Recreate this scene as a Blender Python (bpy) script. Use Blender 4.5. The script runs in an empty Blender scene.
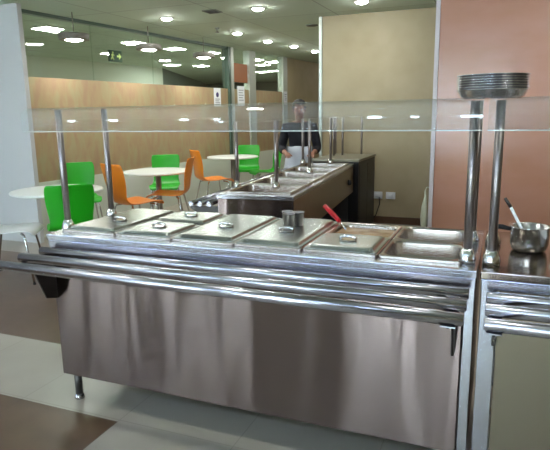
import bpy, bmesh, math, random
from mathutils import Vector, Matrix
random.seed(7)
S = bpy.context.scene
COL = S.collection
PI = math.pi

# ---------------------------------------------------------------- materials
def lin(c):
    return tuple(((v/255)/12.92 if v/255 <= .04045 else ((v/255+.055)/1.055)**2.4) for v in c)

def mat(name, rgb, rough=.5, metal=0.0, spec=.5):
    m = bpy.data.materials.new(name); m.use_nodes = True
    b = m.node_tree.nodes['Principled BSDF']
    b.inputs['Base Color'].default_value = (*lin(rgb), 1)
    b.inputs['Roughness'].default_value = rough
    b.inputs['Metallic'].default_value = metal
    b.inputs['Specular IOR Level'].default_value = spec
    return m

def nodes(m):
    return m.node_tree.nodes, m.node_tree.links, m.node_tree.nodes['Principled BSDF']

def add_noise_color(m, c1, c2, scale=(1, 1, 1), nscale=5, detail=4, lo=.35, hi=.65, coord='Object'):
    n, l, b = nodes(m)
    tc = n.new('ShaderNodeTexCoord'); mp = n.new('ShaderNodeMapping'); mp.inputs['Scale'].default_value = scale
    nz = n.new('ShaderNodeTexNoise'); nz.inputs['Scale'].default_value = nscale; nz.inputs['Detail'].default_value = detail
    cr = n.new('ShaderNodeValToRGB'); cr.color_ramp.elements[0].position = lo; cr.color_ramp.elements[1].position = hi
    cr.color_ramp.elements[0].color = (*lin(c1), 1); cr.color_ramp.elements[1].color = (*lin(c2), 1)
    l.new(tc.outputs[coord], mp.inputs['Vector']); l.new(mp.outputs['Vector'], nz.inputs['Vector'])
    l.new(nz.outputs['Fac'], cr.inputs['Fac']); l.new(cr.outputs['Color'], b.inputs['Base Color'])
    return nz

def add_bump(m, strength=.1, dist=.01, nscale=5, scale=(1, 1, 1), detail=2):
    n, l, b = nodes(m)
    tc = n.new('ShaderNodeTexCoord'); mp = n.new('ShaderNodeMapping'); mp.inputs['Scale'].default_value = scale
    nz = n.new('ShaderNodeTexNoise'); nz.inputs['Scale'].default_value = nscale; nz.inputs['Detail'].default_value = detail
    bp = n.new('ShaderNodeBump'); bp.inputs['Strength'].default_value = strength; bp.inputs['Distance'].default_value = dist
    l.new(tc.outputs['Object'], mp.inputs['Vector']); l.new(mp.outputs['Vector'], nz.inputs['Vector'])
    l.new(nz.outputs['Fac'], bp.inputs['Height']); l.new(bp.outputs['Normal'], b.inputs['Normal'])

def emit(name, rgb, strength):
    m = bpy.data.materials.new(name); m.use_nodes = True
    n, l = m.node_tree.nodes, m.node_tree.links
    n.clear()
    e = n.new('ShaderNodeEmission'); e.inputs['Color'].default_value = (*lin(rgb), 1); e.inputs['Strength'].default_value = strength
    o = n.new('ShaderNodeOutputMaterial'); l.new(e.outputs[0], o.inputs[0])
    return m

def glass(name, tint, rough=.0, haze=0):
    m = bpy.data.materials.new(name); m.use_nodes = True
    n, l = m.node_tree.nodes, m.node_tree.links
    n.clear()
    t = n.new('ShaderNodeBsdfTransparent'); t.inputs[0].default_value = (*tint, 1)
    g = n.new('ShaderNodeBsdfGlossy'); g.inputs['Roughness'].default_value = rough; g.inputs['Color'].default_value = (.95, .97, 1, 1)
    # Schlick reflectance on outer faces; inner faces only let light through
    ge = n.new('ShaderNodeNewGeometry')
    lw = n.new('ShaderNodeLayerWeight'); lw.inputs['Blend'].default_value = .5
    def op(o_, a, b=None):
        q = n.new('ShaderNodeMath'); q.operation = o_
        for k, v in enumerate((a, b)):
            if v is None: continue
            if isinstance(v, float): q.inputs[k].default_value = v
            else: l.new(v, q.inputs[k])
        return q.outputs[0]
    fr = op('ADD', op('MULTIPLY', op('POWER', lw.outputs['Facing'], 3.4), .9), .06)
    fr = op('MULTIPLY', fr, op('SUBTRACT', 1.0, ge.outputs['Backfacing']))
    t0 = t
    if haze:
        d = n.new('ShaderNodeBsdfDiffuse'); d.inputs[0].default_value = (.85, .88, .9, 1)
        hz = n.new('ShaderNodeMixShader'); hz.inputs[0].default_value = haze
        l.new(t.outputs[0], hz.inputs[1]); l.new(d.outputs[0], hz.inputs[2]); t0 = hz
    mx = n.new('ShaderNodeMixShader')
    l.new(fr, mx.inputs[0]); l.new(t0.outputs[0], mx.inputs[1]); l.new(g.outputs[0], mx.inputs[2])
    o = n.new('ShaderNodeOutputMaterial'); l.new(mx.outputs[0], o.inputs[0])
    return m

M = {}
M['steel'] = mat('brushed_steel', (196, 197, 202), .22, 1); add_bump(M['steel'], .05, .004, 2)
M['steel_tube'] = mat('steel_tube', (184, 184, 192), .2, 1)
M['post'] = mat('post_steel', (150, 142, 140), .36, 1)
M['lid'] = mat('lid_steel', (152, 158, 154), .27, 1); add_bump(M['lid'], .08, .003, 4)
M['pan'] = mat('pan_steel', (190, 182, 174), .26, 1)
M['cup_steel'] = mat('cup_steel', (176, 172, 172), .3, 1)
M['pot_steel'] = mat('pot_steel', (214, 214, 216), .24, 1)
M['chrome'] = mat('chrome', (215, 215, 215), .12, 1)
M['dark_steel'] = mat('dark_steel', (84, 82, 80), .4, 1)

def panel_steel():
    m = mat('panel_steel', (126, 112, 107), .18, 1)
    n, l, b = nodes(m)
    b.inputs['Anisotropic'].default_value = 1.0; b.inputs['Anisotropic Rotation'].default_value = .25
    tg = n.new('ShaderNodeTangent'); tg.direction_type = 'RADIAL'; tg.axis = 'Z'
    # brushed so that highlights stretch up and down the sheet
    l.new(tg.outputs[0], b.inputs['Tangent'])
    tc = n.new('ShaderNodeTexCoord')
    mp = n.new('ShaderNodeMapping'); mp.inputs['Scale'].default_value = (1, 1, .14)
    nz = n.new('ShaderNodeTexNoise'); nz.inputs['Scale'].default_value = 8; nz.inputs['Detail'].default_value = .3
    bp = n.new('ShaderNodeBump'); bp.inputs['Strength'].default_value = 1; bp.inputs['Distance'].default_value = .0085
    l.new(tc.outputs['Object'], mp.inputs['Vector']); l.new(mp.outputs['Vector'], nz.inputs['Vector'])
    l.new(nz.outputs['Fac'], bp.inputs['Height']); l.new(bp.outputs['Normal'], b.inputs['Normal'])
    return m
M['panel'] = panel_steel()
M['shelf_glass'] = glass('shelf_glass', (.95, .97, .97), .03, .05)
M['glint_edge'] = mat('glint_edge', (176, 186, 180), .3)  # pale colour stands for the bright line along the glass lip
M['window_glass'] = glass('window_glass', (.92, .95, .92), .0)
M['white_plastic'] = mat('white_plastic', (232, 236, 238), .35)
M['green_plastic'] = mat('green_plastic', (28, 158, 22), .35)
M['orange_plastic'] = mat('orange_plastic', (228, 130, 30), .35)
M['table_top'] = mat('table_laminate', (226, 232, 226), .3)
M['soup'] = mat('soup', (150, 112, 62), .25); add_noise_color(M['soup'], (136, 98, 52), (168, 130, 78), (1, 1, 1), 18)
M['red'] = mat('red_plastic', (196, 22, 34), .35)
M['black'] = mat('black_laminate', (22, 22, 24), .4)
M['black_rubber'] = mat('black_rubber', (20, 20, 20), .7)
M['cloth_dark'] = mat('dark_cloth', (26, 26, 34), .85)
M['cloth_grey'] = mat('grey_cloth', (186, 192, 200), .85)
M['trouser'] = mat('trouser_cloth', (40, 42, 52), .85)
M['skin'] = mat('skin', (150, 104, 82), .55)
M['hair'] = mat('hair', (18, 15, 14), .5)
M['eye'] = mat('eye', (30, 24, 22), .3)
M['lip'] = mat('lip', (128, 70, 64), .5)
M['paper'] = mat('paper', (226, 230, 234), .8)
M['print_grey'] = mat('print_grey', (150, 152, 160), .8)
M['print_purple'] = mat('print_purple', (72, 62, 110), .8)
M['sign_green'] = mat('sign_green', (14, 44, 22), .8)
M['sign_white'] = mat('sign_white', (150, 170, 96), .8)
M['bag'] = mat('bag_plastic', (206, 212, 190), .4)
M['drum'] = mat('drum_metal', (120, 116, 108), .5)
M['trim_white'] = mat('downlight_trim', (225, 225, 220), .5)
M['vent'] = mat('vent_metal', (112, 116, 106), .6)
M['lamp'] = emit('downlight_glow', (250, 250, 246), 150)
M['lamp_pendant'] = emit('pendant_glow', (255, 252, 245), 70)
M['lamp_cool'] = emit('cool_panel_glow', (190, 212, 255), 28)
M['lamp_hall'] = emit('hall_light_glow', (240, 250, 240), 45)

M['ceiling'] = mat('ceiling_tile', (190, 204, 186), .8)
def ceiling_lines(m):
    n, l, b = nodes(m)
    tc = n.new('ShaderNodeTexCoord'); br = n.new('ShaderNodeTexBrick')
    br.offset = 0; br.inputs['Scale'].default_value = 1.0
    br.inputs['Brick Width'].default_value = 1.2; br.inputs['Row Height'].default_value = 1.2
    br.inputs['Mortar Size'].default_value = .008
    br.inputs['Color1'].default_value = (*lin((190, 204, 186)), 1); br.inputs['Color2'].default_value = (*lin((184, 198, 180)), 1)
    br.inputs['Mortar'].default_value = (*lin((150, 158, 144)), 1)
    l.new(tc.outputs['Object'], br.inputs['Vector']); l.new(br.outputs['Color'], b.inputs['Base Color'])
ceiling_lines(M['ceiling'])
M['beige'] = mat('beige_paint', (176, 162, 130), .6); add_noise_color(M['beige'], (171, 157, 124), (179, 165, 133), (1, 1, 1), 3)
M['pink'] = mat('pink_laminate', (188, 142, 122), .22); add_noise_color(M['pink'], (182, 134, 108), (190, 144, 126), (.6, 1, 1.4), 2.0)
M['white_paint'] = mat('white_paint', (190, 192, 192), .7)
M['pale_green'] = mat('pale_green_paint', (198, 204, 192), .6)
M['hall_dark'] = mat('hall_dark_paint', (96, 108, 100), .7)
M['red_brown'] = mat('red_brown_panel', (150, 96, 62), .5)
M['alu'] = mat('aluminium', (190, 196, 186), .4, .6)
M['dark_green_edge'] = mat('dark_green_edge', (74, 92, 80), .3)
M['wood'] = mat('wood_band', (176, 148, 104), .4)
def wood_band(m):
    n, l, b = nodes(m)
    tc = n.new('ShaderNodeTexCoord')
    mp = n.new('ShaderNodeMapping'); mp.inputs['Scale'].default_value = (3.0, 3.0, 1.1)
    nz = n.new('ShaderNodeTexNoise'); nz.inputs['Scale'].default_value = 3.2; nz.inputs['Detail'].default_value = 5; nz.inputs['Distortion'].default_value = .7
    cr = n.new('ShaderNodeValToRGB')
    e = cr.color_ramp.elements
    e[0].position = .36; e[0].color = (*lin((154, 128, 102)), 1)
    e[1].position = .64; e[1].color = (*lin((156, 146, 112)), 1)
    x = e.new(.5); x.color = (*lin((158, 138, 105)), 1)
    l.new(tc.outputs['Object'], mp.inputs['Vector']); l.new(mp.outputs['Vector'], nz.inputs['Vector'])
    l.new(nz.outputs['Fac'], cr.inputs['Fac']); l.new(cr.outputs['Color'], b.inputs['Base Color'])
wood_band(M['wood'])

def floor_mat():
    """cream tiles with dark brown tile fields, laid on the room's own axes"""
    m = mat('floor_tiles', (200, 192, 176), .34)
    n, l, b = nodes(m)
    tc = n.new('ShaderNodeTexCoord'); sp = n.new('ShaderNodeSeparateXYZ'); l.new(tc.outputs['Object'], sp.inputs[0])
    def cmp(sock, op, v):
        a = n.new('ShaderNodeMath'); a.operation = op; a.inputs[1].default_value = v; l.new(sock, a.inputs[0]); return a.outputs[0]
    def mul(a_, b_):
        a = n.new('ShaderNodeMath'); a.operation = 'MULTIPLY'; l.new(a_, a.inputs[0]); l.new(b_, a.inputs[1]); return a.outputs[0]
    def mx(a_, b_):
        a = n.new('ShaderNodeMath'); a.operation = 'MAXIMUM'; l.new(a_, a.inputs[0]); l.new(b_, a.inputs[1]); return a.outputs[0]
    X, Y = sp.outputs[0], sp.outputs[1]
    d1 = mul(mul(cmp(Y, 'LESS_THAN', -.07), cmp(X, 'LESS_THAN', .375)), cmp(Y, 'GREATER_THAN', -1.9))
    d2 = mul(mul(cmp(Y, 'GREATER_THAN', .545), cmp(Y, 'LESS_THAN', 2.3)), cmp(X, 'LESS_THAN', .1))
    dark = mx(d1, d2)
    br = n.new('ShaderNodeTexBrick'); br.offset = 0; br.inputs['Scale'].default_value = 1
    br.inputs['Brick Width'].default_value = .6; br.inputs['Row Height'].default_value = .6; br.inputs['Mortar Size'].default_value = .003
    br.inputs['Color1'].default_value = (1, 1, 1, 1); br.inputs['Color2'].default_value = (.93, .93, .93, 1); br.inputs['Mortar'].default_value = (.8, .8, .8, 1)
    mp = n.new('ShaderNodeMapping'); mp.inputs['Location'].default_value = (.225, .055, 0)
    l.new(tc.outputs['Object'], mp.inputs['Vector']); l.new(mp.outputs['Vector'], br.inputs['Vector'])
    nz = n.new('ShaderNodeTexNoise'); nz.inputs['Scale'].default_value = 3; nz.inputs['Detail'].default_value = 5
    l.new(tc.outputs['Object'], nz.inputs['Vector'])
    def ramp(a, c):
        r = n.new('ShaderNodeValToRGB'); r.color_ramp.elements[0].position = .3; r.color_ramp.elements[1].position = .7
        r.color_ramp.elements[0].color = (*lin(a), 1); r.color_ramp.elements[1].color = (*lin(c), 1)
        l.new(nz.outputs['Fac'], r.inputs['Fac']); return r.outputs['Color']
    cream = ramp((150, 144, 131), (158, 152, 139)); brown = ramp((80, 60, 42), (98, 77, 58))
    m1 = n.new('ShaderNodeMix'); m1.data_type = 'RGBA'; l.new(dark, m1.inputs[0]); l.new(cream, m1.inputs[6]); l.new(brown, m1.inputs[7])
    m2 = n.new('ShaderNodeMix'); m2.data_type = 'RGBA'; m2.blend_type = 'MULTIPLY'; m2.inputs[0].default_value = 1
    l.new(m1.outputs[2], m2.inputs[6]); l.new(br.outputs['Color'], m2.inputs[7]); l.new(m2.outputs[2], b.inputs['Base Color'])
    return m
M['floor'] = floor_mat()

# ---------------------------------------------------------------- mesh builder
class MB:
    def __init__(s): s.bm = bmesh.new(); s.smooth = False
    def box(s, x0, x1, y0, y1, z0, z1, bev=0):
        r = bmesh.ops.create_cube(s.bm, size=1)
        vs = r['verts']
        for v in vs:
            v.co = Vector(((x0+x1)/2+v.co.x*(x1-x0), (y0+y1)/2+v.co.y*(y1-y0), (z0+z1)/2+v.co.z*(z1-z0)))
        if bev:
            es = list({e for v in vs for e in v.link_edges})
            bmesh.ops.bevel(s.bm, geom=es, offset=bev, segments=2, profile=.5, affect='EDGES')
        return s
    def tube(s, pts, r, n=12, cap=True, r2=None):
        pts = [Vector(p) for p in pts]
        rs = r if isinstance(r, (list, tuple)) else [r]*len(pts)
        rings = []; up = None
        for i, p in enumerate(pts):
            if i == 0: t = pts[1]-pts[0]
            elif i == len(pts)-1: t = pts[-1]-pts[-2]
            else: t = (pts[i+1]-pts[i]).normalized()+(pts[i]-pts[i-1]).normalized()
            t.normalize()
            if up is None:
                up = Vector((0, 0, 1)) if abs(t.z) < .9 else Vector((1, 0, 0))
            a = t.cross(up).normalized(); b = a.cross(t).normalized(); up = b
            rings.append([s.bm.verts.new(p+(a*math.cos(2*PI*k/n)+b*math.sin(2*PI*k/n))*rs[i]) for k in range(n)])
        for A, B in zip(rings, rings[1:]):
            for k in range(n):
                f = s.bm.faces.new((A[k], A[(k+1) % n], B[(k+1) % n], B[k])); f.smooth = True
        if cap:
            s.bm.faces.new(rings[0][::-1]); s.bm.faces.new(rings[-1])
        return s
    def lathe(s, prof, n=28, c=(0, 0, 0)):
        rings = []
        for r, z in prof:
            if r < 1e-5: rings.append([s.bm.verts.new((c[0], c[1], c[2]+z))])
            else: rings.append([s.bm.verts.new((c[0]+r*math.cos(2*PI*k/n), c[1]+r*math.sin(2*PI*k/n), c[2]+z)) for k in range(n)])
        for A, B in zip(rings, rings[1:]):
            for k in range(n):
                k2 = (k+1) % n
                if len(A) == 1 and len(B) == 1: continue
                if len(A) == 1: f = s.bm.faces.new((A[0], B[k2], B[k]))
                elif len(B) == 1: f = s.bm.faces.new((A[k], A[k2], B[0]))
                else: f = s.bm.faces.new((A[k], A[k2], B[k2], B[k]))
                f.smooth = True
        return s
    def rrect(s, loops, close_last=True, close_first=False, seg=5):
        """loft through rounded rectangles (x0,x1,y0,y1,r,z)"""
        rings = []
        for x0, x1, y0, y1, r, z in loops:
            ring = []
            for cx, cy, a0 in ((x1-r, y1-r, 0), (x0+r, y1-r, PI/2), (x0+r, y0+r, PI), (x1-r, y0+r, 1.5*PI)):
                for k in range(seg+1):
                    a = a0+PI/2*k/seg
                    ring.append(s.bm.verts.new((cx+r*math.cos(a), cy+r*math.sin(a), z)))
            rings.append(ring)
        n = len(rings[0])
        for A, B in zip(rings, rings[1:]):
            for k in range(n):
                f = s.bm.faces.new((A[k], A[(k+1) % n], B[(k+1) % n], B[k])); f.smooth = False
        if close_last: s.bm.faces.new(rings[-1])
        if close_first: s.bm.faces.new(rings[0][::-1])
        return s
    def prism(s, poly, axis, a, b):
        """extrude a 2D polygon along axis ('x','y','z') from a to b"""
        def P(p, t):
            return {'x': (t, p[0], p[1]), 'y': (p[0], t, p[1]), 'z': (p[0], p[1], t)}[axis]
        A = [s.bm.verts.new(P(p, a)) for p in poly]; B = [s.bm.verts.new(P(p, b)) for p in poly]
        n = len(poly)
        for k in range(n): s.bm.faces.new((A[k], A[(k+1) % n], B[(k+1) % n], B[k]))
        s.bm.faces.new(A[::-1]); s.bm.faces.new(B)
        return s
    def sphere(s, c, r, sc=(1, 1, 1), n=16):
        q = bmesh.ops.create_uvsphere(s.bm, u_segments=n, v_segments=n//2+2, radius=r)
        for v in q['verts']:
            v.co = Vector((c[0]+v.co.x*sc[0], c[1]+v.co.y*sc[1], c[2]+v.co.z*sc[2]))
            for f in v.link_faces: f.smooth = True
        return s
    def build(s, name, m, parent=None, loc=None):
        bmesh.ops.recalc_face_normals(s.bm, faces=s.bm.faces[:])
        me = bpy.data.meshes.new(name); s.bm.to_mesh(me); s.bm.free()
        o = bpy.data.objects.new(name, me); COL.objects.link(o)
        me.materials.append(M[m] if isinstance(m, str) else m)
        if parent: o.parent = parent
        if loc is not None: o.location = loc
        return o

def tag(o, label=None, cat=None, group=None, kind=None):
    if label: o['label'] = label
    if cat: o['category'] = cat
    if group: o['group'] = group
    if kind: o['kind'] = kind
    return o

def thing(name, label, cat, loc=(0, 0, 0), rz=0, group=None):
    o = bpy.data.objects.new(name, None); COL.objects.link(o)
    o.empty_display_size = .1
    o.location = loc; o.rotation_euler = (0, 0, rz)
    return tag(o, label, cat, group)

def dup(root, loc, rz, label, group=None):
    r = root.copy(); COL.objects.link(r); r.location = loc; r.rotation_euler = (0, 0, rz)
    r['label'] = label
    if group: r['group'] = group
    for ch in list(root.children):
        c = ch.copy(); COL.objects.link(c); c.parent = r
        for g in list(ch.children):
            d = g.copy(); COL.objects.link(d); d.parent = c
    return r

def struct(name, mb, m):
    return tag(mb.build(name, m), kind='structure')

# ---------------------------------------------------------------- the room
ZC = 2.6
SL = .085                                   # the dining-side wall runs slightly off square
def wx(y): return -3.3067 + SL*y            # its face
struct('floor', MB().box(-9.5, 5.2, -6.2, 18.2, -.12, 0), 'floor')
struct('ceiling', MB().box(-9.5, 5.2, -6.2, 18.2, ZC, ZC+.12), 'ceiling')
# beige wall behind the serving lines
struct('wall_back', MB().box(-.22, 5.0, 5.04, 5.19, 0, ZC), 'beige')
struct('trim_1', MB().box(-.255, -.215, 5.02, 5.2, 0, ZC), M['alu'])
struct('baseboard_back', MB().box(-.2, 5.0, 5.025, 5.04, 0, .09), mat('brown_skirting', (92, 66, 46), .5))
# pink laminate wall on the right
struct('wall_right', MB().box(1.42, 5.0, 3.2, 3.35, 0, ZC), 'pink')
struct('trim_2', MB().box(1.385, 1.42, 3.18, 3.36, 0, ZC), mat('pale_trim', (206, 200, 204), .4))
# dining-side wall: pale plinth, wood band, glazing above
def wall_seg(name, y0, y1, z0, z1, m, t=.1, off=0):
    poly = [(wx(y0)+off, y0), (wx(y1)+off, y1), (wx(y1)-t, y1), (wx(y0)-t, y0)]
    return struct(name, MB().prism(poly, 'z', z0, z1), m)
wall_seg('wall_left', 2.76, 9.5, .66, 1.87, 'wood', .1)
wall_seg('baseboard_left', 2.76, 9.5, 0, .66, 'pale_green', .1, .012)
wall_seg('wall_corridor', 9.66, 18.0, 0, ZC, 'beige', .1)
yj = [2.76, 4.0, 5.2, 7.24]
for i in range(3):
    wall_seg('window_%d' % (i+1), yj[i]+.004, yj[i+1]-.004, 1.872, ZC, 'window_glass', .012, -.04)
wall_seg('window_4', 7.42, 8.0, 1.872, 2.0, 'window_glass', .012, -.04)
wall_seg('window_5', 8.24, 9.46, 1.872, ZC, 'window_glass', .012, -.04)
wall_seg('trim_3', 7.24, 7.31, 0, ZC, 'dark_green_edge', .1, .03)
wall_seg('trim_4', 7.33, 7.42, 0, ZC, 'alu', .1, .03)
wall_seg('trim_5', 8.0, 8.24, 0, ZC, 'alu', .1, .03)
wall_seg('trim_6', 9.46, 9.66, 0, ZC, 'alu', .1, .03)
wall_seg('trim_7', 7.42, 8.0, 2.0, 2.34, 'red_brown', .06, -.02)
wall_seg('window_6', 7.42, 8.0, 2.34, ZC, 'window_glass', .012, -.04)
wall_seg('trim_8', 2.76, 7.24, ZC-.04, ZC, 'dark_green_edge', .08, .0)
# white wall end at the far left
struct('wall_near_left', MB().box(-5.5, -2.845, 2.70, 2.76, 0, ZC), 'white_paint')
# hall beyond the glazing
struct('wall_hall', MB().prism([(-7.2, 2.78), (-6.2, 10.5), (-6.3, 10.5), (-7.3, 2.78)], 'z', 0, ZC), 'pale_green')
struct('wall_hall_near', MB().box(-7.3, -3.12, 2.77, 2.86, 0, ZC), 'pale_green')
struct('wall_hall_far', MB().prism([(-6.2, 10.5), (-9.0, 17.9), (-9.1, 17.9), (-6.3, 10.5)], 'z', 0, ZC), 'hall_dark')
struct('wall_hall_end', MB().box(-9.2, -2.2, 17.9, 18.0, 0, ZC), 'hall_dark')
# walls behind and beside the viewer
streak_slits = [(-5.1, .22), (-4.2, .24), (-2.8, .22), (-2.2, .16), (.3, .2), (.85, .12), (1.6, .3)]  # unseen window slits, added to put bright streaks on the panel and shelf glass
mb = MB(); px = -5.5
for c_, w_ in streak_slits:
    mb.box(px, c_-w_/2, -6.1, -6.0, .25, 2.45); px = c_+w_/2
mb.box(px, 5.0, -6.1, -6.0, .25, 2.45); mb.box(-5.5, 5.0, -6.1, -6.0, 0, .25); mb.box(-5.5, 5.0, -6.1, -6.0, 2.45, ZC)
struct('wall_front', mb, 'beige')
for k, (c_, w_) in enumerate(streak_slits):
    struct('window_%d' % (7+k), MB().box(c_-w_/2+.002, c_+w_/2-.002, -6.055, -6.045, .252, 2.448), 'window_glass')
struct('wall_far_right', MB().box(5.0, 5.1, -6.1, 5.2, 0, ZC), 'beige')
struct('wall_far_left', MB().box(-5.6, -5.5, -6.1, 2.76, 0, ZC), 'white_paint')
struct('wall_corridor_end', MB().box(-2.0, -.1, 17.9, 18.0, 0, ZC), 'beige')
struct('wall_corridor_right', MB().box(-.22, -.12, 5.19, 18.0, 0, ZC), 'beige')

# ---------------------------------------------------------------- lights
def make_downlight(loc, label, group):
    t = thing('downlight', label, 'light', loc, 0, group)
    MB().lathe([(.062, -.001), (.062, -.012), (.085, -.010), (.09, -.001)], 28).build('trim_ring', 'trim_white', t)
    MB().lathe([(0, -.034), (.03, -.031), (.052, -.022), (.062, -.010)], 28).build('diffuser', 'lamp', t)
    return t
DG = 'round ceiling downlights'
vis = [((-.70, 4.13), 'round downlight glowing brightest in the middle of the ceiling'),
       ((-1.98, 4.22), 'round downlight in the ceiling above the middle white table'),
       ((.47, 4.28), 'round downlight at the top edge, nearest the plain beige wall'),
       ((-1.78, 5.81), 'round downlight above the dark glazing post'),
       ((-1.74, 6.89), 'second downlight of the receding corridor row'),
       ((-1.60, 7.77), 'third downlight of the receding corridor row'),
       ((-1.52, 8.74), 'farthest downlight, beside the corridor opening')]
dl = None
for (x, y), lab in vis:
    if dl is None: dl = make_downlight((x, y, ZC), lab, DG)
    else: dup(dl, (x, y, ZC), 0, lab)
for x, y in [(.6, 1.9), (-1.4, 1.9), (2.6, 1.9), (.6, -.4), (2.6, -.4), (-1.4, -.4), (3.4, 2.6), (-3.2, .6), (-3.6, -1.2), (-2.4, -.6), (-1.2, 12.5)]:  # unseen downlights, some added to brighten the white wall on the left
    dup(dl, (x, y, ZC), 0, 'round downlight in the ceiling out of the picture', 'downlights out of the picture')

def make_panel_light(loc, label, group):  # unseen fixtures, added for cool light and reflections on steel and glass
    t = thing('added_oblong_light', label, 'light', loc, 0, group)
    MB().box(-.24, .24, -.14, .14, -.016, -.001, .003).build('frame', 'trim_white', t)
    MB().box(-.21, .21, -.11, .11, -.022, -.0165).build('diffuser', 'lamp_cool', t)
    return t
pl = None
for x, y in [(-3.9, -3.2), (-2.9, -3.2), (-1.9, -3.2), (-.9, -3.2), (.1, -3.2), (1.1, -3.2), (2.1, -3.2), (3.1, -3.2), (-2.9, -1.2)]:
    if pl is None: pl = make_panel_light((x, y, ZC), 'added oblong cool white ceiling light, unseen behind the viewer', 'added cool ceiling lights behind the viewer')
    else: dup(pl, (x, y, ZC), 0, 'added oblong cool white ceiling light, unseen behind the viewer')

def make_pendant(loc, label, group):
    t = thing('drum_pendant', label, 'light', loc, 0, group)
    MB().lathe([(.10, -.032), (.165, -.032), (.17, -.028), (.17, .034), (.165, .038), (0, .038)], 32).build('drum_shade', 'drum', t)
    MB().lathe([(0, -.046), (.06, -.044), (.095, -.034), (.10, -.031)], 28).build('lamp_lens', 'lamp_pendant', t)
    MB().tube([(0, 0, .037), (0, 0, ZC-loc[2]-.003)], .006, 8).build('rod', 'drum', t)
    return t
pend = make_pendant((-2.70, 3.36, 2.32), 'grey drum lamp with glowing lens, leftmost, nearest the white wall end', 'drum pendants')
dup(pend, (-2.55, 4.63, 2.32), 0, 'grey drum lamp with glowing lens, middle one of the row')
dup(pend, (-2.43, 5.93, 2.32), 0, 'grey drum lamp with glowing lens, farthest one, above the notices')

hl = None
hall = [((-3.79, 4.11), 'flat hall light behind the glass, beside the leftmost drum lamp'), ((-3.69, 5.89), 'flat hall light behind the glass, between the left and middle drum lamps'),
        ((-3.58, 6.94), 'flat hall light behind the glass, right of the middle drum lamp'), ((-5.4, 9.7), 'flat hall light behind the glass, lower one under the middle pair'),
        ((-4.95, 10.3), 'flat hall light behind the glass, low beside the farthest drum lamp'), ((-3.36, 7.84), 'flat hall light behind the glass, right above the farthest drum lamp'),
        ((-3.19, 9.60), 'flat hall light behind the right glazing, upper left'), ((-3.57, 10.86), 'flat hall light behind the right glazing, in the middle'),
        ((-3.03, 10.26), 'flat hall light behind the right glazing, upper right'), ((-4.04, 12.85), 'flat hall light behind the right glazing, lower right'),
        ((-4.49, 12.98), 'flat hall light behind the right glazing, lower left')]
for (x, y), lab in hall:
    if hl is None:
        hl = thing('hall_light', lab, 'light', (x, y, ZC), -.1, 'flat hall lights beyond the glass')
        MB().box(-.16, .16, -.16, .16, -.02, -.001, .004).build('frame', 'trim_white', hl)
        MB().box(-.14, .14, -.14, .14, -.026, -.0205).build('diffuser', 'lamp_hall', hl)
    else: dup(hl, (x, y, ZC), -.1, lab)

# ceiling fittings
t = thing('ceiling_vent', 'small dark square vent in the ceiling near the top edge', 'vent', (-1.25, 4.06, ZC))
MB().box(-.09, .09, -.09, .09, -.012, -.001, .003).build('frame', 'vent', t)
mb = MB()
for k in range(5): mb.box(-.07, .07, -.066+k*.03, -.054+k*.03, -.018, -.012)
mb.build('slat', 'dark_steel', t)
t = thing('sprinkler_head', 'small sprinkler hanging from the ceiling left of the dark post', 'sprinkler', (-1.81, 5.23, ZC))
MB().lathe([(0, -.001), (.035, -.001), (.035, -.008), (.012, -.012), (.012, -.05), (0, -.05)], 16).build('body', 'vent', t)
MB().lathe([(0, -.062), (.03, -.058), (.03, -.054), (0, -.05)], 16).build('deflector', 'dark_steel', t)
t = thing('ceiling_speaker', 'small dark round speaker in the ceiling near the beige wall corner', 'speaker', (-.54, 5.6, ZC))
MB().lathe([(.06, -.001), (.085, -.002), (.085, -.012), (.06, -.014)], 24).build('ring', 'vent', t)
MB().lathe([(0, -.012), (.06, -.010)], 24).build('grille', 'dark_steel', t)

# ---------------------------------------------------------------- serving counters
def post(parent, x, y, z0, z1, r=.0155, collar=True):
    p = MB().tube([(x, y, z0), (x, y, z1)], r, 16).build('post', 'post', parent)
    MB().lathe([(r, .0), (r+.014, .0), (r+.016, .012), (r+.012, .03), (r+.004, .05), (r, .052)], 18, (x, y, z0+.001)).build('collar', 'chrome', p)
    return p

def shelf_profile(y_back, y_front, ztop, drop, th=.008, n=12):
    """flat glass shelf whose front edge curls down"""
    out = [(y_back, ztop)]
    R_ = .055
    for k in range(n+1):
        a = PI/2+(PI/2+.1)*k/n
        out.append((y_front+R_+R_*math.cos(a), ztop-R_+R_*math.sin(a)))
    d = Vector((.1, -1)).normalized()
    lx, lz = out[-1]; out.append((lx+d.x*drop, lz+d.y*drop))
    inn = []
    for i, p in enumerate(out):
        a = Vector(out[max(i-1, 0)]); b = Vector(out[min(i+1, len(out)-1)])
        t_ = (b-a).normalized(); nrm = Vector((-t_.y, t_.x))   # to the left of travel = below
        inn.append((p[0]+nrm.x*th, p[1]+nrm.y*th))
    return out+inn[::-1]

def rail(parent, x0, x1, y, z, r=.0205):
    pts = [(x0, y, z), (x0+.004, y, z), (x1-.004, y, z), (x1, y, z)]
    return MB().tube(pts, [r*.75, r, r, r*.75], 18).build('tray_rail', 'steel_tube', parent)

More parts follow.
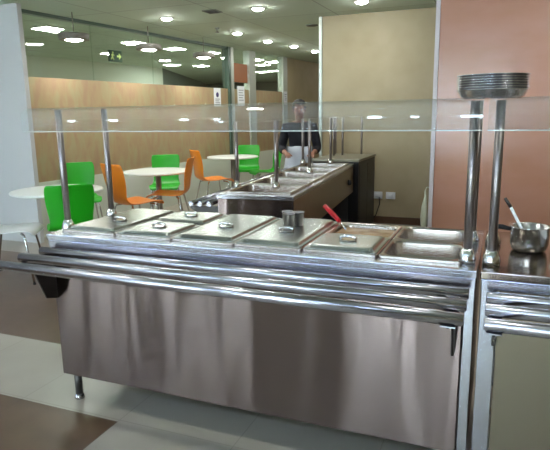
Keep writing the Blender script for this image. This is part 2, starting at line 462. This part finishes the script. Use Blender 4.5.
HT = .87
L = 1.922
c1 = thing('serving_counter', 'long stainless steel hot counter with six sunken pan wells and curved glass', 'counter', (0, 0, 0))
MB().box(0.0, 1.884, 0, .016, .15, .805, .003).build('front_panel', 'panel', c1)
MB().box(1.887, L, .004, .03, .10, .805, .003).build('corner_strip', 'steel', c1)
MB().box(0.0, .016, .017, .68, .15, .805, .003).build('side_panel', 'panel', c1)
MB().box(L-.016, L, .031, .68, .15, .805, .003).build('side_panel', 'panel', c1)
MB().box(.018, L-.018, .664, .68, .012, .805).build('back_panel', 'steel', c1)  # unseen, carried down near the floor to block light from behind
MB().box(.018, L-.018, .018, .662, .152, .17).build('bottom_shelf', 'dark_steel', c1)  # coloured dark to deepen the shade under the counter
for x in (.045, L-.05):
    for y in (.05, .63):
        lg = MB().tube([(x, y, .022), (x, y, .153)], .019, 14).build('leg', 'dark_steel', c1)
        MB().lathe([(0, .0), (.024, .0), (.026, .006), (.02, .022), (0, .022)], 14, (x, y, 0)).build('foot', 'steel', lg)
# worktop with six wells
W0, WP = .03, .307
wells = [(W0+WP*k+.012, W0+WP*(k+1)-.012) for k in range(6)]
mb = MB()
mb.box(-.012, L+.004, -.012, .062, .842, HT, .003).box(-.012, L+.004, .622, .70, .842, HT, .003)
xs = [-.012]+[v for w in wells for v in w]+[L+.004]
for a, b in zip(xs[0::2], xs[1::2]): mb.box(a, b, .062, .622, .842, HT)
mb.build('worktop', 'steel', c1)
MB().box(-.004, L, -.010, .0, .806, .842, .002).build('fascia', 'steel_tube', c1)
for y in (-.062, -.186, -.318): rail(c1, .0, 1.905, y, .80)
for x in (.012, 1.86):
    MB().prism([(-.001, .779), (-.335, .779), (-.335, .772), (-.15, .762), (-.07, .57), (-.001, .55)], 'x', x-.004, x+.004).build('rail_bracket', 'dark_steel', c1)
for x in (1.86,):
    MB().box(x-.022, x+.022, -.338, -.03, .776, .781).build('rail_plate', 'steel_tube', c1)
for x in (.03, 1.885):
    for y in (.095, .425): post(c1, x, y, HT, 1.447)
MB().prism(shelf_profile(.48, -.105, 1.455, .040), 'x', .0, 1.918).build('glass_shelf', 'shelf_glass', c1)
MB().box(.0, 1.918, -.1015, -.0915, 1.352, 1.3555, .001).build('glint_strip', 'glint_edge', c1)  # separate strip, paints the bright lower line of the glass

c2 = thing('serving_counter', 'stainless counter at right edge, flat topped, with cooking pot on it', 'counter', (1.94, 0, 0))
L2 = 1.9
MB().box(.06, L2, 0, .016, .12, .805, .003).build('front_panel', mat('panel_satin', (136, 127, 108), .45, 1), c2)
MB().box(.0, .056, .004, .03, .10, .805, .003).build('corner_strip', 'steel', c2)
MB().box(0.0, .016, .031, .68, .12, .805, .003).build('side_panel', 'panel', c2)
MB().box(L2-.016, L2, .017, .68, .12, .805, .003).build('side_panel', 'panel', c2)
MB().box(.018, L2-.018, .664, .68, .12, .805).build('back_panel', 'steel', c2)
for x in (.045, L2-.05):
    for y in (.05, .63):
        lg = MB().tube([(x, y, .022), (x, y, .12)], .019, 14).build('leg', 'dark_steel', c2)
        MB().lathe([(0, .0), (.024, .0), (.026, .006), (.02, .022), (0, .022)], 14, (x, y, 0)).build('foot', 'steel', lg)
MB().box(-.004, L2, -.012, .70, .842, HT, .003).build('worktop', mat('worn_steel', (150, 138, 126), .16, 1), c2)
MB().box(0, L2, -.010, .0, .806, .842, .002).build('fascia', 'steel_tube', c2)
for y in (-.062, -.186, -.318): rail(c2, .02, L2, y, .795)
for x in (.05, 1.0, 1.8):
    MB().prism([(-.001, .77), (-.335, .77), (-.335, .755), (-.30, .74), (-.001, .60)], 'x', x-.004, x+.004).build('rail_bracket', 'dark_steel', c2)
MB().box(.05-.022, .05+.022, -.338, -.03, .771, .776).build('rail_plate', 'steel_tube', c2)
for x in (.028, L2-.03):
    for y in (.095, .425): post(c2, x, y, HT, 1.447)
MB().prism(shelf_profile(.48, -.105, 1.455, .040), 'x', -.006, L2).build('glass_shelf', 'shelf_glass', c2)
MB().box(-.006, L2, -.1015, -.0915, 1.352, 1.3555, .001).build('glint_strip', 'glint_edge', c2)

# ---------------------------------------------------------------- pans and lids of the front counter
def pan_mesh(x0, x1, y0, y1, z, depth, r=.045):
    i = .012
    return MB().rrect([(x0, x1, y0, y1, .012, z+.001), (x0, x1, y0, y1, .012, z+.010), (x0+.004, x1-.004, y0+.004, y1-.004, .012, z+.013),
                       (x0+i, x1-i, y0+i, y1-i, r, z+.012), (x0+i+.004, x1-i-.004, y0+i+.004, y1-i-.004, r, z+.004),
                       (x0+i+.010, x1-i-.010, y0+i+.010, y1-i-.010, r, z-depth+.02), (x0+i+.03, x1-i-.03, y0+i+.03, y1-i-.03, r*.8, z-depth)])
def pan(x0, x1, y0, y1, label, depth=.065, group='food pans in the front counter'):
    cx, cy = (x0+x1)/2, (y0+y1)/2
    o = pan_mesh(x0-cx, x1-cx, y0-cy, y1-cy, 0, depth).build('food_pan', 'pan', None, (cx, cy, HT))
    return tag(o, label, 'pan', group)
def lid(x0, x1, y0, y1, label, hx=None, hy=None):
    cx, cy = (x0+x1)/2, (y0+y1)/2
    t = thing('pan_lid', label, 'lid', (cx, cy, HT+.0135), 0, 'steel pan lids on the front counter')
    a, b = (x1-x0)/2-.005, (y1-y0)/2-.005
    MB().rrect([(-a, a, -b, b, .012, .0), (-a, a, -b, b, .012, .003), (-a+.014, a-.014, -b+.014, b-.014, .02, .004),
                (-a+.02, a-.02, -b+.02, b-.02, .02, .013), (-a+.03, a-.03, -b+.03, b-.03, .02, .015)], True, True).build('cover', 'lid', t)
    hx = hx or 0; hy = hy or 0
    h = MB().lathe([(.0, .0155), (.033, .0155), (.036, .018), (.030, .0185), (0, .017)], 20, (hx, hy, 0)).build('handle_cup', 'chrome', t)
    MB().tube([(hx-.034, hy, .018), (hx-.03, hy, .026), (hx-.018, hy, .031), (hx+.018, hy, .031), (hx+.03, hy, .026), (hx+.034, hy, .018)], .006, 10).build('handle', 'chrome', t)
    return t
Y0, Y1, YM = .052, .632, .342
def cols(k): return W0+WP*k+.002, W0+WP*(k+1)-.002
a, b = cols(0); pan(a, b, Y0, Y1, 'full size pan under the leftmost lid, beside the glass posts')
lid(a, b, Y0, Y1, 'full length steel lid at the left end of the counter', .03, -.08)
a, b = cols(1)
pan(a, b, Y0, YM-.003, 'half size pan under the near small lid of the second column')
pan(a, b, YM+.003, Y1, 'half size pan under the far small lid of the second column')
lid(a, b, Y0, YM-.003, 'small steel lid, nearer one of the two in the second column')
lid(a, b, YM+.003, Y1, 'small steel lid, farther one of the two in the second column')
a, b = cols(2); pan(a, b, Y0, Y1, 'full size pan under the full lid in the third column')
lid(a, b, Y0, Y1, 'full length steel lid with bare handle in the middle of the counter', 0, -.05)
a, b = cols(3); pan(a, b, Y0, Y1, 'full size pan under the lid that carries the small cups')
lid(a, b, Y0, Y1, 'full length steel lid with small steel cups standing on it', 0, -.06)
cup_x = (a+b)/2
a, b = cols(4)
pan(a, b, Y0, YM-.003, 'half size pan under the small lid in front of the brown curry')
lid(a, b, Y0, YM-.003, 'small steel lid in front of the pan of brown curry')
pan(a, b, YM+.003, Y1, 'open half size pan holding brown curry and a red handled ladle')
sp = tag(MB().rrect([(a+.028, b-.028, YM+.031, Y1-.028, .035, HT-.045), (a+.0235, b-.0235, YM+.0265, Y1-.0235, .038, HT-.006)], True, True).build('curry', 'soup'),
         'brown curry filling the open pan with the red ladle', 'food')
curry_c = ((a+b)/2, (YM+Y1)/2)
a, b = cols(5)
pan(a, b, Y0, YM-.003, 'open empty pan at the right end, nearer of the two')
pan(a, b, YM+.003, Y1, 'open empty pan at the right end, farther of the two')

# cups on the fourth lid
cg = 'small steel cups on the lid'
cz = HT+.0135+.0155
cupprof = [(0, 0), (.019, 0), (.020, .002), (.026, .062), (.0275, .063), (.0265, .065), (.0245, .062), (.0185, .004), (0, .004)]
cp = [((cup_x-.045, .42), 'small steel cup on the lid, leftmost of the three'), ((cup_x+.012, .415), 'small steel cup on the lid, rightmost of the three'),
      ((cup_x-.015, .362), 'small steel cup on the lid, front one of the three')]
c0 = None
for (x, y), lab in cp:
    if c0 is None: c0 = tag(MB().lathe(cupprof, 24).build('steel_cup', 'cup_steel', None, (x, y, cz)), lab, 'cup', cg); continue
    c = c0.copy(); COL.objects.link(c); c.location = (x, y, cz); c['label'] = lab

# red handled ladle in the curry
t = thing('ladle', 'red handled ladle leaning out of the brown curry', 'ladle', (1.287, .55, HT-.022))
MB().tube([(0.03, .0, -.01), (.015, .01, .02), (-.02, .032, .048)], .005, 10).build('shaft', 'chrome', t)
MB().tube([(-.02, .032, .048), (-.058, .05, .078), (-.108, .072, .114)], [.010, .0125, .011], 12).build('handle', 'red', t)
MB().lathe([(0, -.022), (.015, -.020), (.026, -.010), (.030, .004), (.028, .004), (.014, -.016), (0, -.018)], 16, (.035, -.005, 0)).build('bowl', 'chrome', t)

# pot and ladle on the right counter
t = thing('saucepan', 'shiny steel pot with ladle in it on the right counter', 'pot', (2.10, .36, HT))
MB().lathe([(0, .001), (.055, .001), (.064, .008), (.070, .03), (.071, .092), (.076, .097), (.075, .1), (.068, .096), (.067, .03), (.058, .009), (0, .006)], 36).build('pot_body', 'pot_steel', t)
MB().tube([(-.068, .0, .082), (-.10, .005, .088), (-.13, .01, .088)], [.007, .010, .009], 10).build('handle', 'black_rubber', t)
t = thing('ladle', 'grey ladle standing in the pot on the right counter', 'ladle', (2.10, .36, HT+.007))
MB().tube([(.0, -.01, .018), (-.03, -.012, .08), (-.075, -.015, .165)], .006, 10).build('shaft', 'white_plastic', t)
MB().tube([(-.075, -.015, .165), (-.098, -.016, .20)], [.007, .006], 10).build('handle', 'dark_steel', t)
MB().lathe([(0, .0), (.016, .003), (.027, .014), (.030, .026), (.028, .026), (.014, .006), (0, .004)], 18, (.012, -.008, 0)).build('bowl', 'chrome', t)
tag(MB().lathe([(0, .001), (.03, .001), (.05, .02), (.062, .045), (.064, .046), (.06, .046), (.046, .022), (.028, .005), (0, .004)], 28).build('serving_bowl', 'white_plastic', None, (2.235, .30, HT)),
    'small pale bowl at the right edge beside the pot', 'bowl')

# stack of steel plates on the glass, each a plate
pg = None
N = 7
plab = ['lowest steel plate of the stack on the glass shelf'] + ['steel plate %s in the stack on the glass shelf' % w for w in
        ('second from the bottom', 'third from the bottom', 'middle one', 'third from the top', 'second from the top')] + ['topmost steel plate of the stack on the glass shelf']
for k in range(N):
    z = 1.4555+k*.0080
    x, y = 1.937+random.uniform(-.0006, .0006), .10+random.uniform(-.0006, .0006)
    if pg is None:
        pg = MB().lathe([(0, 0), (.088, 0), (.102, .006), (.113, .026), (.118, .0275), (.118, .029), (.112, .029), (.100, .0085), (.087, .002), (0, .002)], 48).build('steel_plate', 'pot_steel', None, (x, y, z))
        tag(pg, plab[k], 'plate', 'steel plates stacked on the glass'); continue
    q = pg.copy(); COL.objects.link(q); q.location = (x, y, z); q['label'] = plab[k]

# ---------------------------------------------------------------- far serving line
c3 = thing('serving_counter', 'far stainless hot counter running away from the viewer towards the beige wall', 'counter', (.16, 1.40, 0), math.radians(4.95))
fw, fl = .55, 2.46
MB().box(.0, fw, 0, .016, .14, .842, .003).build('end_panel', 'panel', c3)
MB().box(0, .016, .017, fl, .14, .842, .003).build('side_panel', 'panel', c3)
MB().box(fw-.016, fw, .017, fl, .56, .842, .003).build('control_panel', mat('reflected_brown_steel', (150, 132, 110), .35, 1), c3)  # brown tint paints in what this steel face reflects
MB().box(.017, fw-.05, fl-.016, fl, .14, .842).build('end_panel', 'steel', c3)
MB().box(.017, fw-.017, .018, fl-.018, .14, .16).build('bottom_shelf', 'dark_steel', c3)
for x in (.04, fw-.04):
    for y in (.05, fl-.05): MB().tube([(x, y, 0), (x, y, .145)], .018, 12).build('leg', 'dark_steel', c3)
MB().lathe([(0, -.02), (.03, -.02), (.026, .012), (0, .014)], 18).build('knob', 'black', c3, (fw+.016, 2.15, .70)).rotation_euler = (0, PI/2, 0)
wl = [(.08+.466*k, .08+.466*k+.43) for k in range(5)]
mb = MB()
mb.box(-.01, .04, -.01, fl, .843, HT, .003).box(fw-.04, fw+.008, -.01, fl, .843, HT, .003)
ys = [-.01]+[v for w in wl for v in w]+[fl]
for y0, y1 in zip(ys[0::2], ys[1::2]): mb.box(.04, fw-.04, y0, y1, .843, HT)
mb.build('worktop', 'steel', c3)
for x in (-.06, -.13, -.20): MB().tube([(x, -.02, .80), (x, fl, .80)], .018, 12).build('tray_rail', 'steel_tube', c3)
for y in (.012, 1.2, fl-.05):
    MB().prism([(-.001, .782), (-.215, .782), (-.215, .765), (-.19, .75), (-.001, .58)], 'y', y-.006, y+.006).build('rail_bracket', 'dark_steel', c3)
for x in (.012, .32):
    for y in (.36, 1.4, 2.36): post(c3, x, y, HT, 1.36, .014)
MB().box(-.02, .36, .02, fl, 1.362, 1.37).build('glass_shelf', 'shelf_glass', c3)
R3 = Matrix.Rotation(math.radians(4.95), 4, 'Z')
names5 = ['nearest', 'second nearest', 'middle', 'second farthest', 'farthest']
pp = None
for k, (y0, y1) in enumerate(wl):
    cx, cy = fw/2, (y0+y1)/2
    loc = Vector((.16, 1.40, HT)) + R3 @ Vector((cx, cy, 0))
    if pp is None:
        pp = pan_mesh(-.24, .24, -.222, .222, 0, .1).build('food_pan', 'pan', None, loc)
        pp.rotation_euler = (0, 0, math.radians(4.95)); tag(pp, 'open pan in the far counter, nearest of the row', 'pan', 'food pans in the far counter')
    else:
        q = pp.copy(); COL.objects.link(q); q.location = loc; q['label'] = 'open pan in the far counter, %s of the row' % names5[k]

cb = thing('service_cabinet', 'black sided cabinet with pale top at the far end of the serving line', 'cabinet', (.02, 3.93, 0), 0)
MB().box(.0, .52, .02, .86, .06, .88, .004).build('body', 'black', cb)
MB().box(.02, .50, .04, .84, 0, .06).build('plinth', 'black_rubber', cb)
MB().box(-.005, .53, .01, .87, .881, .91, .004).build('top', mat('cabinet_top', (150, 146, 128), .4, .4), cb)
MB().box(.5205, .524, .06, .44, .10, .84).build('door', 'black', cb)
MB().box(.5205, .524, .45, .82, .10, .84).build('door', 'black', cb)
for x, y in ((.10, .5), (.18, .6), (.36, .82), (.03, .82)):
    MB().tube([(x, y, .91), (x, y, 1.36)], .013, 12).build('post', 'post', cb)
MB().box(.0, .5, .30, .86, 1.362, 1.37).build('glass_shelf', 'shelf_glass', cb)

# ---------------------------------------------------------------- tables
def make_table(loc, label):
    t = thing('round_table', label, 'table', loc, 0, 'round white dining tables')
    MB().lathe([(0, .705), (.40, .705), (.42, .712), (.425, .72), (.42, .73), (.41, .733), (0, .733)], 48).build('tabletop', 'table_top', t)
    MB().tube([(0, 0, .03), (0, 0, .705)], .035, 16).build('pedestal', 'post', t)
    for k in range(4):
        a_ = PI/4+k*PI/2
        MB().tube([(.02*math.cos(a_), .02*math.sin(a_), .05), (.2*math.cos(a_), .2*math.sin(a_), .035), (.33*math.cos(a_), .33*math.sin(a_), .015)], [.022, .018, .013], 10).build('foot', 'post', t)
    return t
tb = make_table((-1.95, 2.10, 0), 'round white table nearest the white wall end at left')
dup(tb, (-2.02, 3.90, 0), .3, 'round white table in the middle with orange chairs around it')
dup(tb, (-2.14, 6.25, 0), .1, 'round white table farthest away, behind the post of the far counter')

# ---------------------------------------------------------------- shell chairs
def shell_mesh():
    prof = [(.235, .415, .175), (.225, .44, .195), (.19, .452, .205), (.08, .45, .212), (-.05, .438, .208), (-.13, .438, .20),
            (-.175, .452, .192), (-.205, .485, .182), (-.222, .53, .175), (-.235, .60, .182), (-.252, .70, .198), (-.272, .79, .202), (-.288, .845, .196), (-.292, .862, .18)]
    bm = bmesh.new(); n = 10; rows = []
    for i, (y, z, w) in enumerate(prof):
        row = []
        for k in range(n+1):
            u = -1+2*k/n
            dish = u*u
            back = max(0, min(1, (z-.46)/.15))
            row.append(bm.verts.new((u*w, y+back*dish*.035, z+(1-back)*dish*.018 if i > 1 else z)))
        rows.append(row)
    for A, B in zip(rows, rows[1:]):
        for k in range(n):
            f = bm.faces.new((A[k], A[k+1], B[k+1], B[k])); f.smooth = True
    return bm
def make_chair(m, label, loc, rz, group):
    t = thing('dining_chair', label, 'chair', loc, rz, group)
    mb = MB(); mb.bm.free(); mb.bm = shell_mesh()
    s_ = mb.build('seat_shell', m, t)
    md = s_.modifiers.new('thick', 'SOLIDIFY'); md.thickness = .011; md.offset = 0
    sb = s_.modifiers.new('round', 'SUBSURF'); sb.levels = 1; sb.render_levels = 2
    for sx in (-1, 1):
        for (ya, yb) in ((.15, .21), (-.13, -.22)):
            MB().tube([(sx*.10, ya*.75, .428), (sx*.155, ya, .418), (sx*.165, ya*1.03, .40), (sx*.215, yb, .012)], .010, 10).build('leg', 'chrome', t)
            # rubber tip
    for sx in (-1, 1):
        for yb in (.21, -.22):
            MB().lathe([(0, 0), (.013, 0), (.013, .014), (0, .014)], 12, (sx*.215, yb, 0)).build('foot', 'black_rubber', t)
    t.scale = (1.0, 1.0, 1.0)
    return t
def face(x, y, tx, ty):  # chair's +Y turned towards the target
    return math.atan2(ty-y, tx-x)-PI/2
GC, OC, WC = 'green shell chairs', 'orange shell chairs', 'white shell chairs'
g0 = make_chair('green_plastic', 'green chair with its back to the viewer at the left table', (-1.53, 1.80, 0), face(-1.53, 1.80, -2.05, 2.35), GC)
dup(g0, (-2.68, 3.25, 0), face(-2.68, 3.25, -1.6, 2.3), 'green chair against the wood wall behind the left table')
dup(g0, (-2.36, 4.56, 0), face(-2.36, 4.56, -1.9, 3.7), 'green chair facing forward behind the middle white table')
dup(g0, (-2.20, 6.98, 0), face(-2.20, 6.98, -1.9, 6.2), 'green chair facing forward behind the farthest table')
dup(g0, (-1.72, 6.62, 0), face(-1.72, 6.62, -2.3, 6.1), 'green chair seen from the side, right of the farthest table')
o0 = make_chair('orange_plastic', 'orange chair left of the middle table, its back to the viewer', (-1.75, 3.03, 0), face(-1.75, 3.03, -1.4, 3.95), OC)
o1 = dup(o0, (-1.72, 3.68, 0), face(-1.72, 3.68, -2.6, 3.35), 'orange chair in side view at the right of the middle table')
o2 = dup(o0, (-1.93, 5.17, 0), face(-1.93, 5.17, -1.4, 5.8), 'orange chair facing right, standing between the middle and farthest tables')
for o_ in (o0, o1, o2): o_.scale = (1.07, 1.07, 1.07)
w0 = make_chair('white_plastic', 'white chair cut by the left picture edge, beside the left table', (-1.98, 1.54, 0), face(-1.98, 1.54, -1.3, 1.95), WC)

# ---------------------------------------------------------------- signs, notices, small wall fittings
ang = math.atan(-SL)     # wall direction: local +Y along the wall
def on_wall(y, z, off): return (wx(y)+off, y, z)
t = thing('exit_sign', 'dark green exit sign with pale running figure and arrow, above the wood wall', 'sign', on_wall(4.42, 2.21, -.022), ang)
MB().box(-.012, .012, -.125, .125, -.075, .075, .004).build('panel', 'sign_green', t)
mb = MB(); X_ = .014
mb.sphere((X_, -.055, .045), .012, (.3, 1, 1), 10)
for p, q in (((-.06, .028), (-.068, -.008)), ((-.068, -.008), (-.045, -.05)), ((-.068, -.008), (-.095, -.045)), ((-.06, .022), (-.035, .005)), ((-.06, .022), (-.09, .008))):
    mb.tube([(X_, p[0], p[1]), (X_, q[0], q[1])], .007, 6)
mb.build('running_figure', 'sign_white', t)
mb = MB(); mb.prism([(.02, .012), (.06, .012), (.06, .04), (.105, 0), (.06, -.04), (.06, -.012), (.02, -.012)], 'x', .0125, .016)
mb.build('arrow', 'sign_white', t)

def notice(y, z, w, h, label, lines, blob, off=.002):
    t = thing('notice', label, 'notice', on_wall(y, z, off), ang, 'paper notices on the dining wall')
    MB().box(0, .003, -w/2, w/2, -h/2, h/2).build('sheet', 'paper', t)
    if blob:
        MB().lathe([(0, 0), (w*.2, 0), (w*.2, .001), (0, .001)], 16).build('emblem', 'print_purple', t, (.0035, 0, h*.16)).rotation_euler = (0, PI/2, 0)
    mb = MB()
    for k in range(lines):
        zz = -h*.06-k*h*.09 if blob else h*.3-k*h*.12
        mb.box(.0032, .0042, -w*.34, w*(.34-.1*(k % 2)), zz-.008, zz+.008)
    mb.build('print_lines', 'print_grey', t)
    return t
notice(6.88, 1.70, .22, .34, 'white notice with purple emblem, left of the dark post', 4, True)
notice(7.70, 1.74, .26, .38, 'white notice with grey lines, between the two glazing posts', 5, False)
notice(9.55, 1.72, .16, .32, 'narrow white notice on the farthest pale post', 4, False, .032)

for x, lab in ((.535, 'white wall socket, left one of the pair'), (.70, 'white wall socket, right one of the pair')):
    t = thing('wall_socket', lab, 'socket', (x, 5.04, .365), 0, 'wall sockets low on the beige wall')
    MB().box(-.06, .06, -.012, -.001, -.045, .045, .004).build('plate', 'white_plastic', t)
    MB().box(-.03, .03, -.03, -.0125, -.02, .02, .004).build('plug', 'white_plastic', t)
tag(MB().tube([(.56, 5.005, .345), (.57, 4.985, .26), (.53, 4.97, .12), (.45, 4.95, .012), (.36, 4.9, .01)], .006, 8).build('power_cord', 'black_rubber'),
    'dark power cord hanging from the wall sockets', 'cord')

t = thing('wall_hook', 'small hook on the pale edge trim holding the plastic bag', 'hook', (1.385, 3.22, .727))
MB().box(-.004, -.0005, -.012, .012, -.02, .02).build('hook_plate', 'chrome', t)
MB().tube([(-.003, 0, .005), (-.022, 0, .0), (-.03, 0, .008)], .003, 8).build('hook_arm', 'chrome', t)
# plastic bag hanging on the edge of the pink wall
t = thing('plastic_bag', 'pale plastic bag hanging on the edge of the pink wall', 'bag', (1.382, 3.22, .70))
mb = MB()
mb.lathe([(0, .0), (.012, -.004), (.02, -.06), (.045, -.14), (.062, -.24), (.055, -.32), (.03, -.36), (0, -.365)], 14)
for v in mb.bm.verts:
    v.co.x = v.co.x*.5-.034 + .006*math.sin(v.co.z*60+v.co.y*40); v.co.y *= 1.0; v.co.y += .008*math.sin(v.co.z*45+v.co.x*70)
mb.build('bag_body', 'bag', t)
MB().tube([(-.003, 0, .03), (-.022, 0, .028), (-.034, 0, .0), (-.034, 0, -.02)], .004, 8).build('bag_handle', 'bag', t)

# ---------------------------------------------------------------- the person at the far end
def skin_obj(name, chains, m, parent, sub=2, root=0):
    """chains: list of [(co, rx, ry)] ; joined where coordinates coincide"""
    verts, rad, edges, idx = [], [], [], {}
    for ch in chains:
        prev = None
        for co, rx, ry in ch:
            key = tuple(round(c, 4) for c in co)
            if key not in idx:
                idx[key] = len(verts); verts.append(co); rad.append((rx, ry))
            i = idx[key]
            if prev is not None and prev != i: edges.append((prev, i))
            prev = i
    me = bpy.data.meshes.new(name); me.from_pydata(verts, edges, [])
    o = bpy.data.objects.new(name, me); COL.objects.link(o); o.parent = parent
    md = o.modifiers.new('skin', 'SKIN'); md.use_smooth_shade = True
    for i, d in enumerate(me.skin_vertices[0].data):
        d.radius = rad[i]; d.use_root = (i == root)
    ss = o.modifiers.new('smooth', 'SUBSURF'); ss.levels = sub; ss.render_levels = sub
    me.materials.append(M[m])
    return o
def person():
    t = thing('person', 'person in dark top and pale grey apron standing behind the far counter', 'person', (-.31, 4.42, 0), math.radians(200))
    t.scale = (.95, .95, .95)
    # local: +Y is forward, height about 1.62
    hip, chest, neck = (0, 0, .92), (0, .02, 1.22), (0, .05, 1.38)
    sh = lambda s: (s*.17, .03, 1.32)
    el = lambda s: (s*.23, .06, 1.05); wr = lambda s: (s*.17, .27, 1.0)
    body = [[(hip, .125, .10), ((0, .01, 1.05), .115, .09), (chest, .13, .10), ((0, .035, 1.33), .10, .08), (neck, .052, .052), ((0, .07, 1.43), .05, .05), ((0, .085, 1.48), .07, .08), ((0, .085, 1.55), .074, .088), ((0, .08, 1.60), .05, .06)]]
    for s in (-1, 1):
        body.append([((0, .035, 1.33), .10, .08), (sh(s), .055, .055), (el(s), .042, .042), (wr(s), .027, .03), ((s*.15, .335, .995), .036, .018), ((s*.145, .36, .99), .036, .016)])
        body.append([(hip, .125, .10), ((s*.09, 0, .86), .09, .09), ((s*.10, .02, .48), .055, .058), ((s*.10, -.01, .10), .036, .04), ((s*.105, .09, .035), .036, .03), ((s*.11, .15, .03), .03, .022)])
        for k, ln in enumerate((.052, .062, .066, .056)):
            x0 = s*(.145+(k-1.5)*.017)
            body.append([((s*.145, .36, .99), .036, .016), (( x0, .385, .988), .0085, .0085), ((x0, .385+ln*.5, .978), .008, .008), ((x0-s*.002, .385+ln*.85, .955), .0065, .0065)])
        body.append([((s*.15, .335, .995), .036, .018), ((s*.107, .345, .985), .010, .010), ((s*.092, .375, .975), .008, .008)])
    skin_obj('body', body, 'skin', t)
    jk = [[((0, 0, .90), .145, .125), ((0, .01, 1.05), .14, .115), (chest, .155, .125), ((0, .035, 1.335), .115, .095), ((0, .045, 1.385), .085, .08)]]
    for s in (-1, 1):
        jk.append([((0, .035, 1.335), .115, .095), (sh(s), .075, .07), (el(s), .058, .058), ((s*.19, .21, 1.015), .045, .045)])
    skin_obj('top', jk, 'cloth_dark', t)
    tr = [[((0, 0, .93), .14, .118), ((0, 0, .88), .13, .118)]]
    for s in (-1, 1):
        tr.append([((0, 0, .88), .13, .118), ((s*.09, 0, .80), .105, .105), ((s*.10, .02, .48), .075, .08), ((s*.10, -.01, .09), .058, .062)])
    skin_obj('trousers', tr, 'trouser', t)
    # apron hangs over the front from the waist
    bm = bmesh.new(); rows = []
    for i, z in enumerate((1.08, 1.0, .9, .8, .65, .52)):
        row = []
        for k in range(9):
            a_ = (-.5+k/8)*2.4
            rr = .165+.012*i
            row.append(bm.verts.new((rr*math.sin(a_)*1.05, rr*math.cos(a_)*1.0+.005, z+.006*math.sin(k*1.7))))
        rows.append(row)
    for A, B in zip(rows, rows[1:]):
        for k in range(8):
            f = bm.faces.new((A[k], A[k+1], B[k+1], B[k])); f.smooth = True
    mb = MB(); mb.bm.free(); mb.bm = bm
    ap = mb.build('apron', 'cloth_grey', t); ap.modifiers.new('thick', 'SOLIDIFY').thickness = .006
    # hair, face
    mb = MB(); mb.sphere((0, .062, 1.575), .098, (.92, 1.04, .92), 20)
    for v in list(mb.bm.verts):
        if v.co.y > .10 and v.co.z < 1.585: v.co.y = .10-.02*(1.585-v.co.z)
        if v.co.z < 1.50: v.co.z = 1.50+(v.co.z-1.50)*.3
    mb.build('hair', 'hair', t)
    for s in (-1, 1):
        MB().sphere((s*.03, .166, 1.545), .010, (1, .6, .7), 10).build('eye', 'eye', t)
        MB().sphere((s*.078, .08, 1.53), .022, (.4, .7, 1.2), 10).build('ear', 'skin', t)
    MB().sphere((0, .176, 1.515), .014, (.8, 1.1, 1.4), 10).build('nose', 'skin', t)
    MB().sphere((0, .163, 1.48), .018, (1.2, .5, .4), 10).build('mouth', 'lip', t)
    for s in (-1, 1):
        MB().box(s*.108-.045, s*.108+.045, -.07, .19, .0, .06, .02).build('shoe', 'black_rubber', t)
    return t
person()

# ---------------------------------------------------------------- world, camera, view
w = bpy.data.worlds.new('world'); S.world = w; w.use_nodes = True
w.node_tree.nodes['Background'].inputs[0].default_value = (.70, .82, 1, 1)
w.node_tree.nodes['Background'].inputs[1].default_value = 34

cx, cy, cz_, yaw, pitch, roll, F = 1.978843, -1.978148, 1.416602, .3898258, .1996127, -.0160243, 551.6534
cd = bpy.data.cameras.new('camera'); cam = bpy.data.objects.new('camera', cd); COL.objects.link(cam)
cd.sensor_fit = 'HORIZONTAL'; cd.sensor_width = 36; cd.lens = 36*F/550; cd.clip_start = .05
f = Vector((-math.sin(yaw)*math.cos(pitch), math.cos(yaw)*math.cos(pitch), -math.sin(pitch)))
r = Vector((math.cos(yaw), math.sin(yaw), 0)); u = r.cross(f)
r2 = math.cos(roll)*r+math.sin(roll)*u; u2 = -math.sin(roll)*r+math.cos(roll)*u
cam.matrix_world = Matrix(((r2.x, u2.x, -f.x, cx), (r2.y, u2.y, -f.y, cy), (r2.z, u2.z, -f.z, cz_), (0, 0, 0, 1)))
S.camera = cam
S.view_settings.view_transform = 'Standard'
S.view_settings.look = 'None'
S.view_settings.gamma = 1
S.view_settings.use_curve_mapping = False
S.view_settings.exposure = 0.75
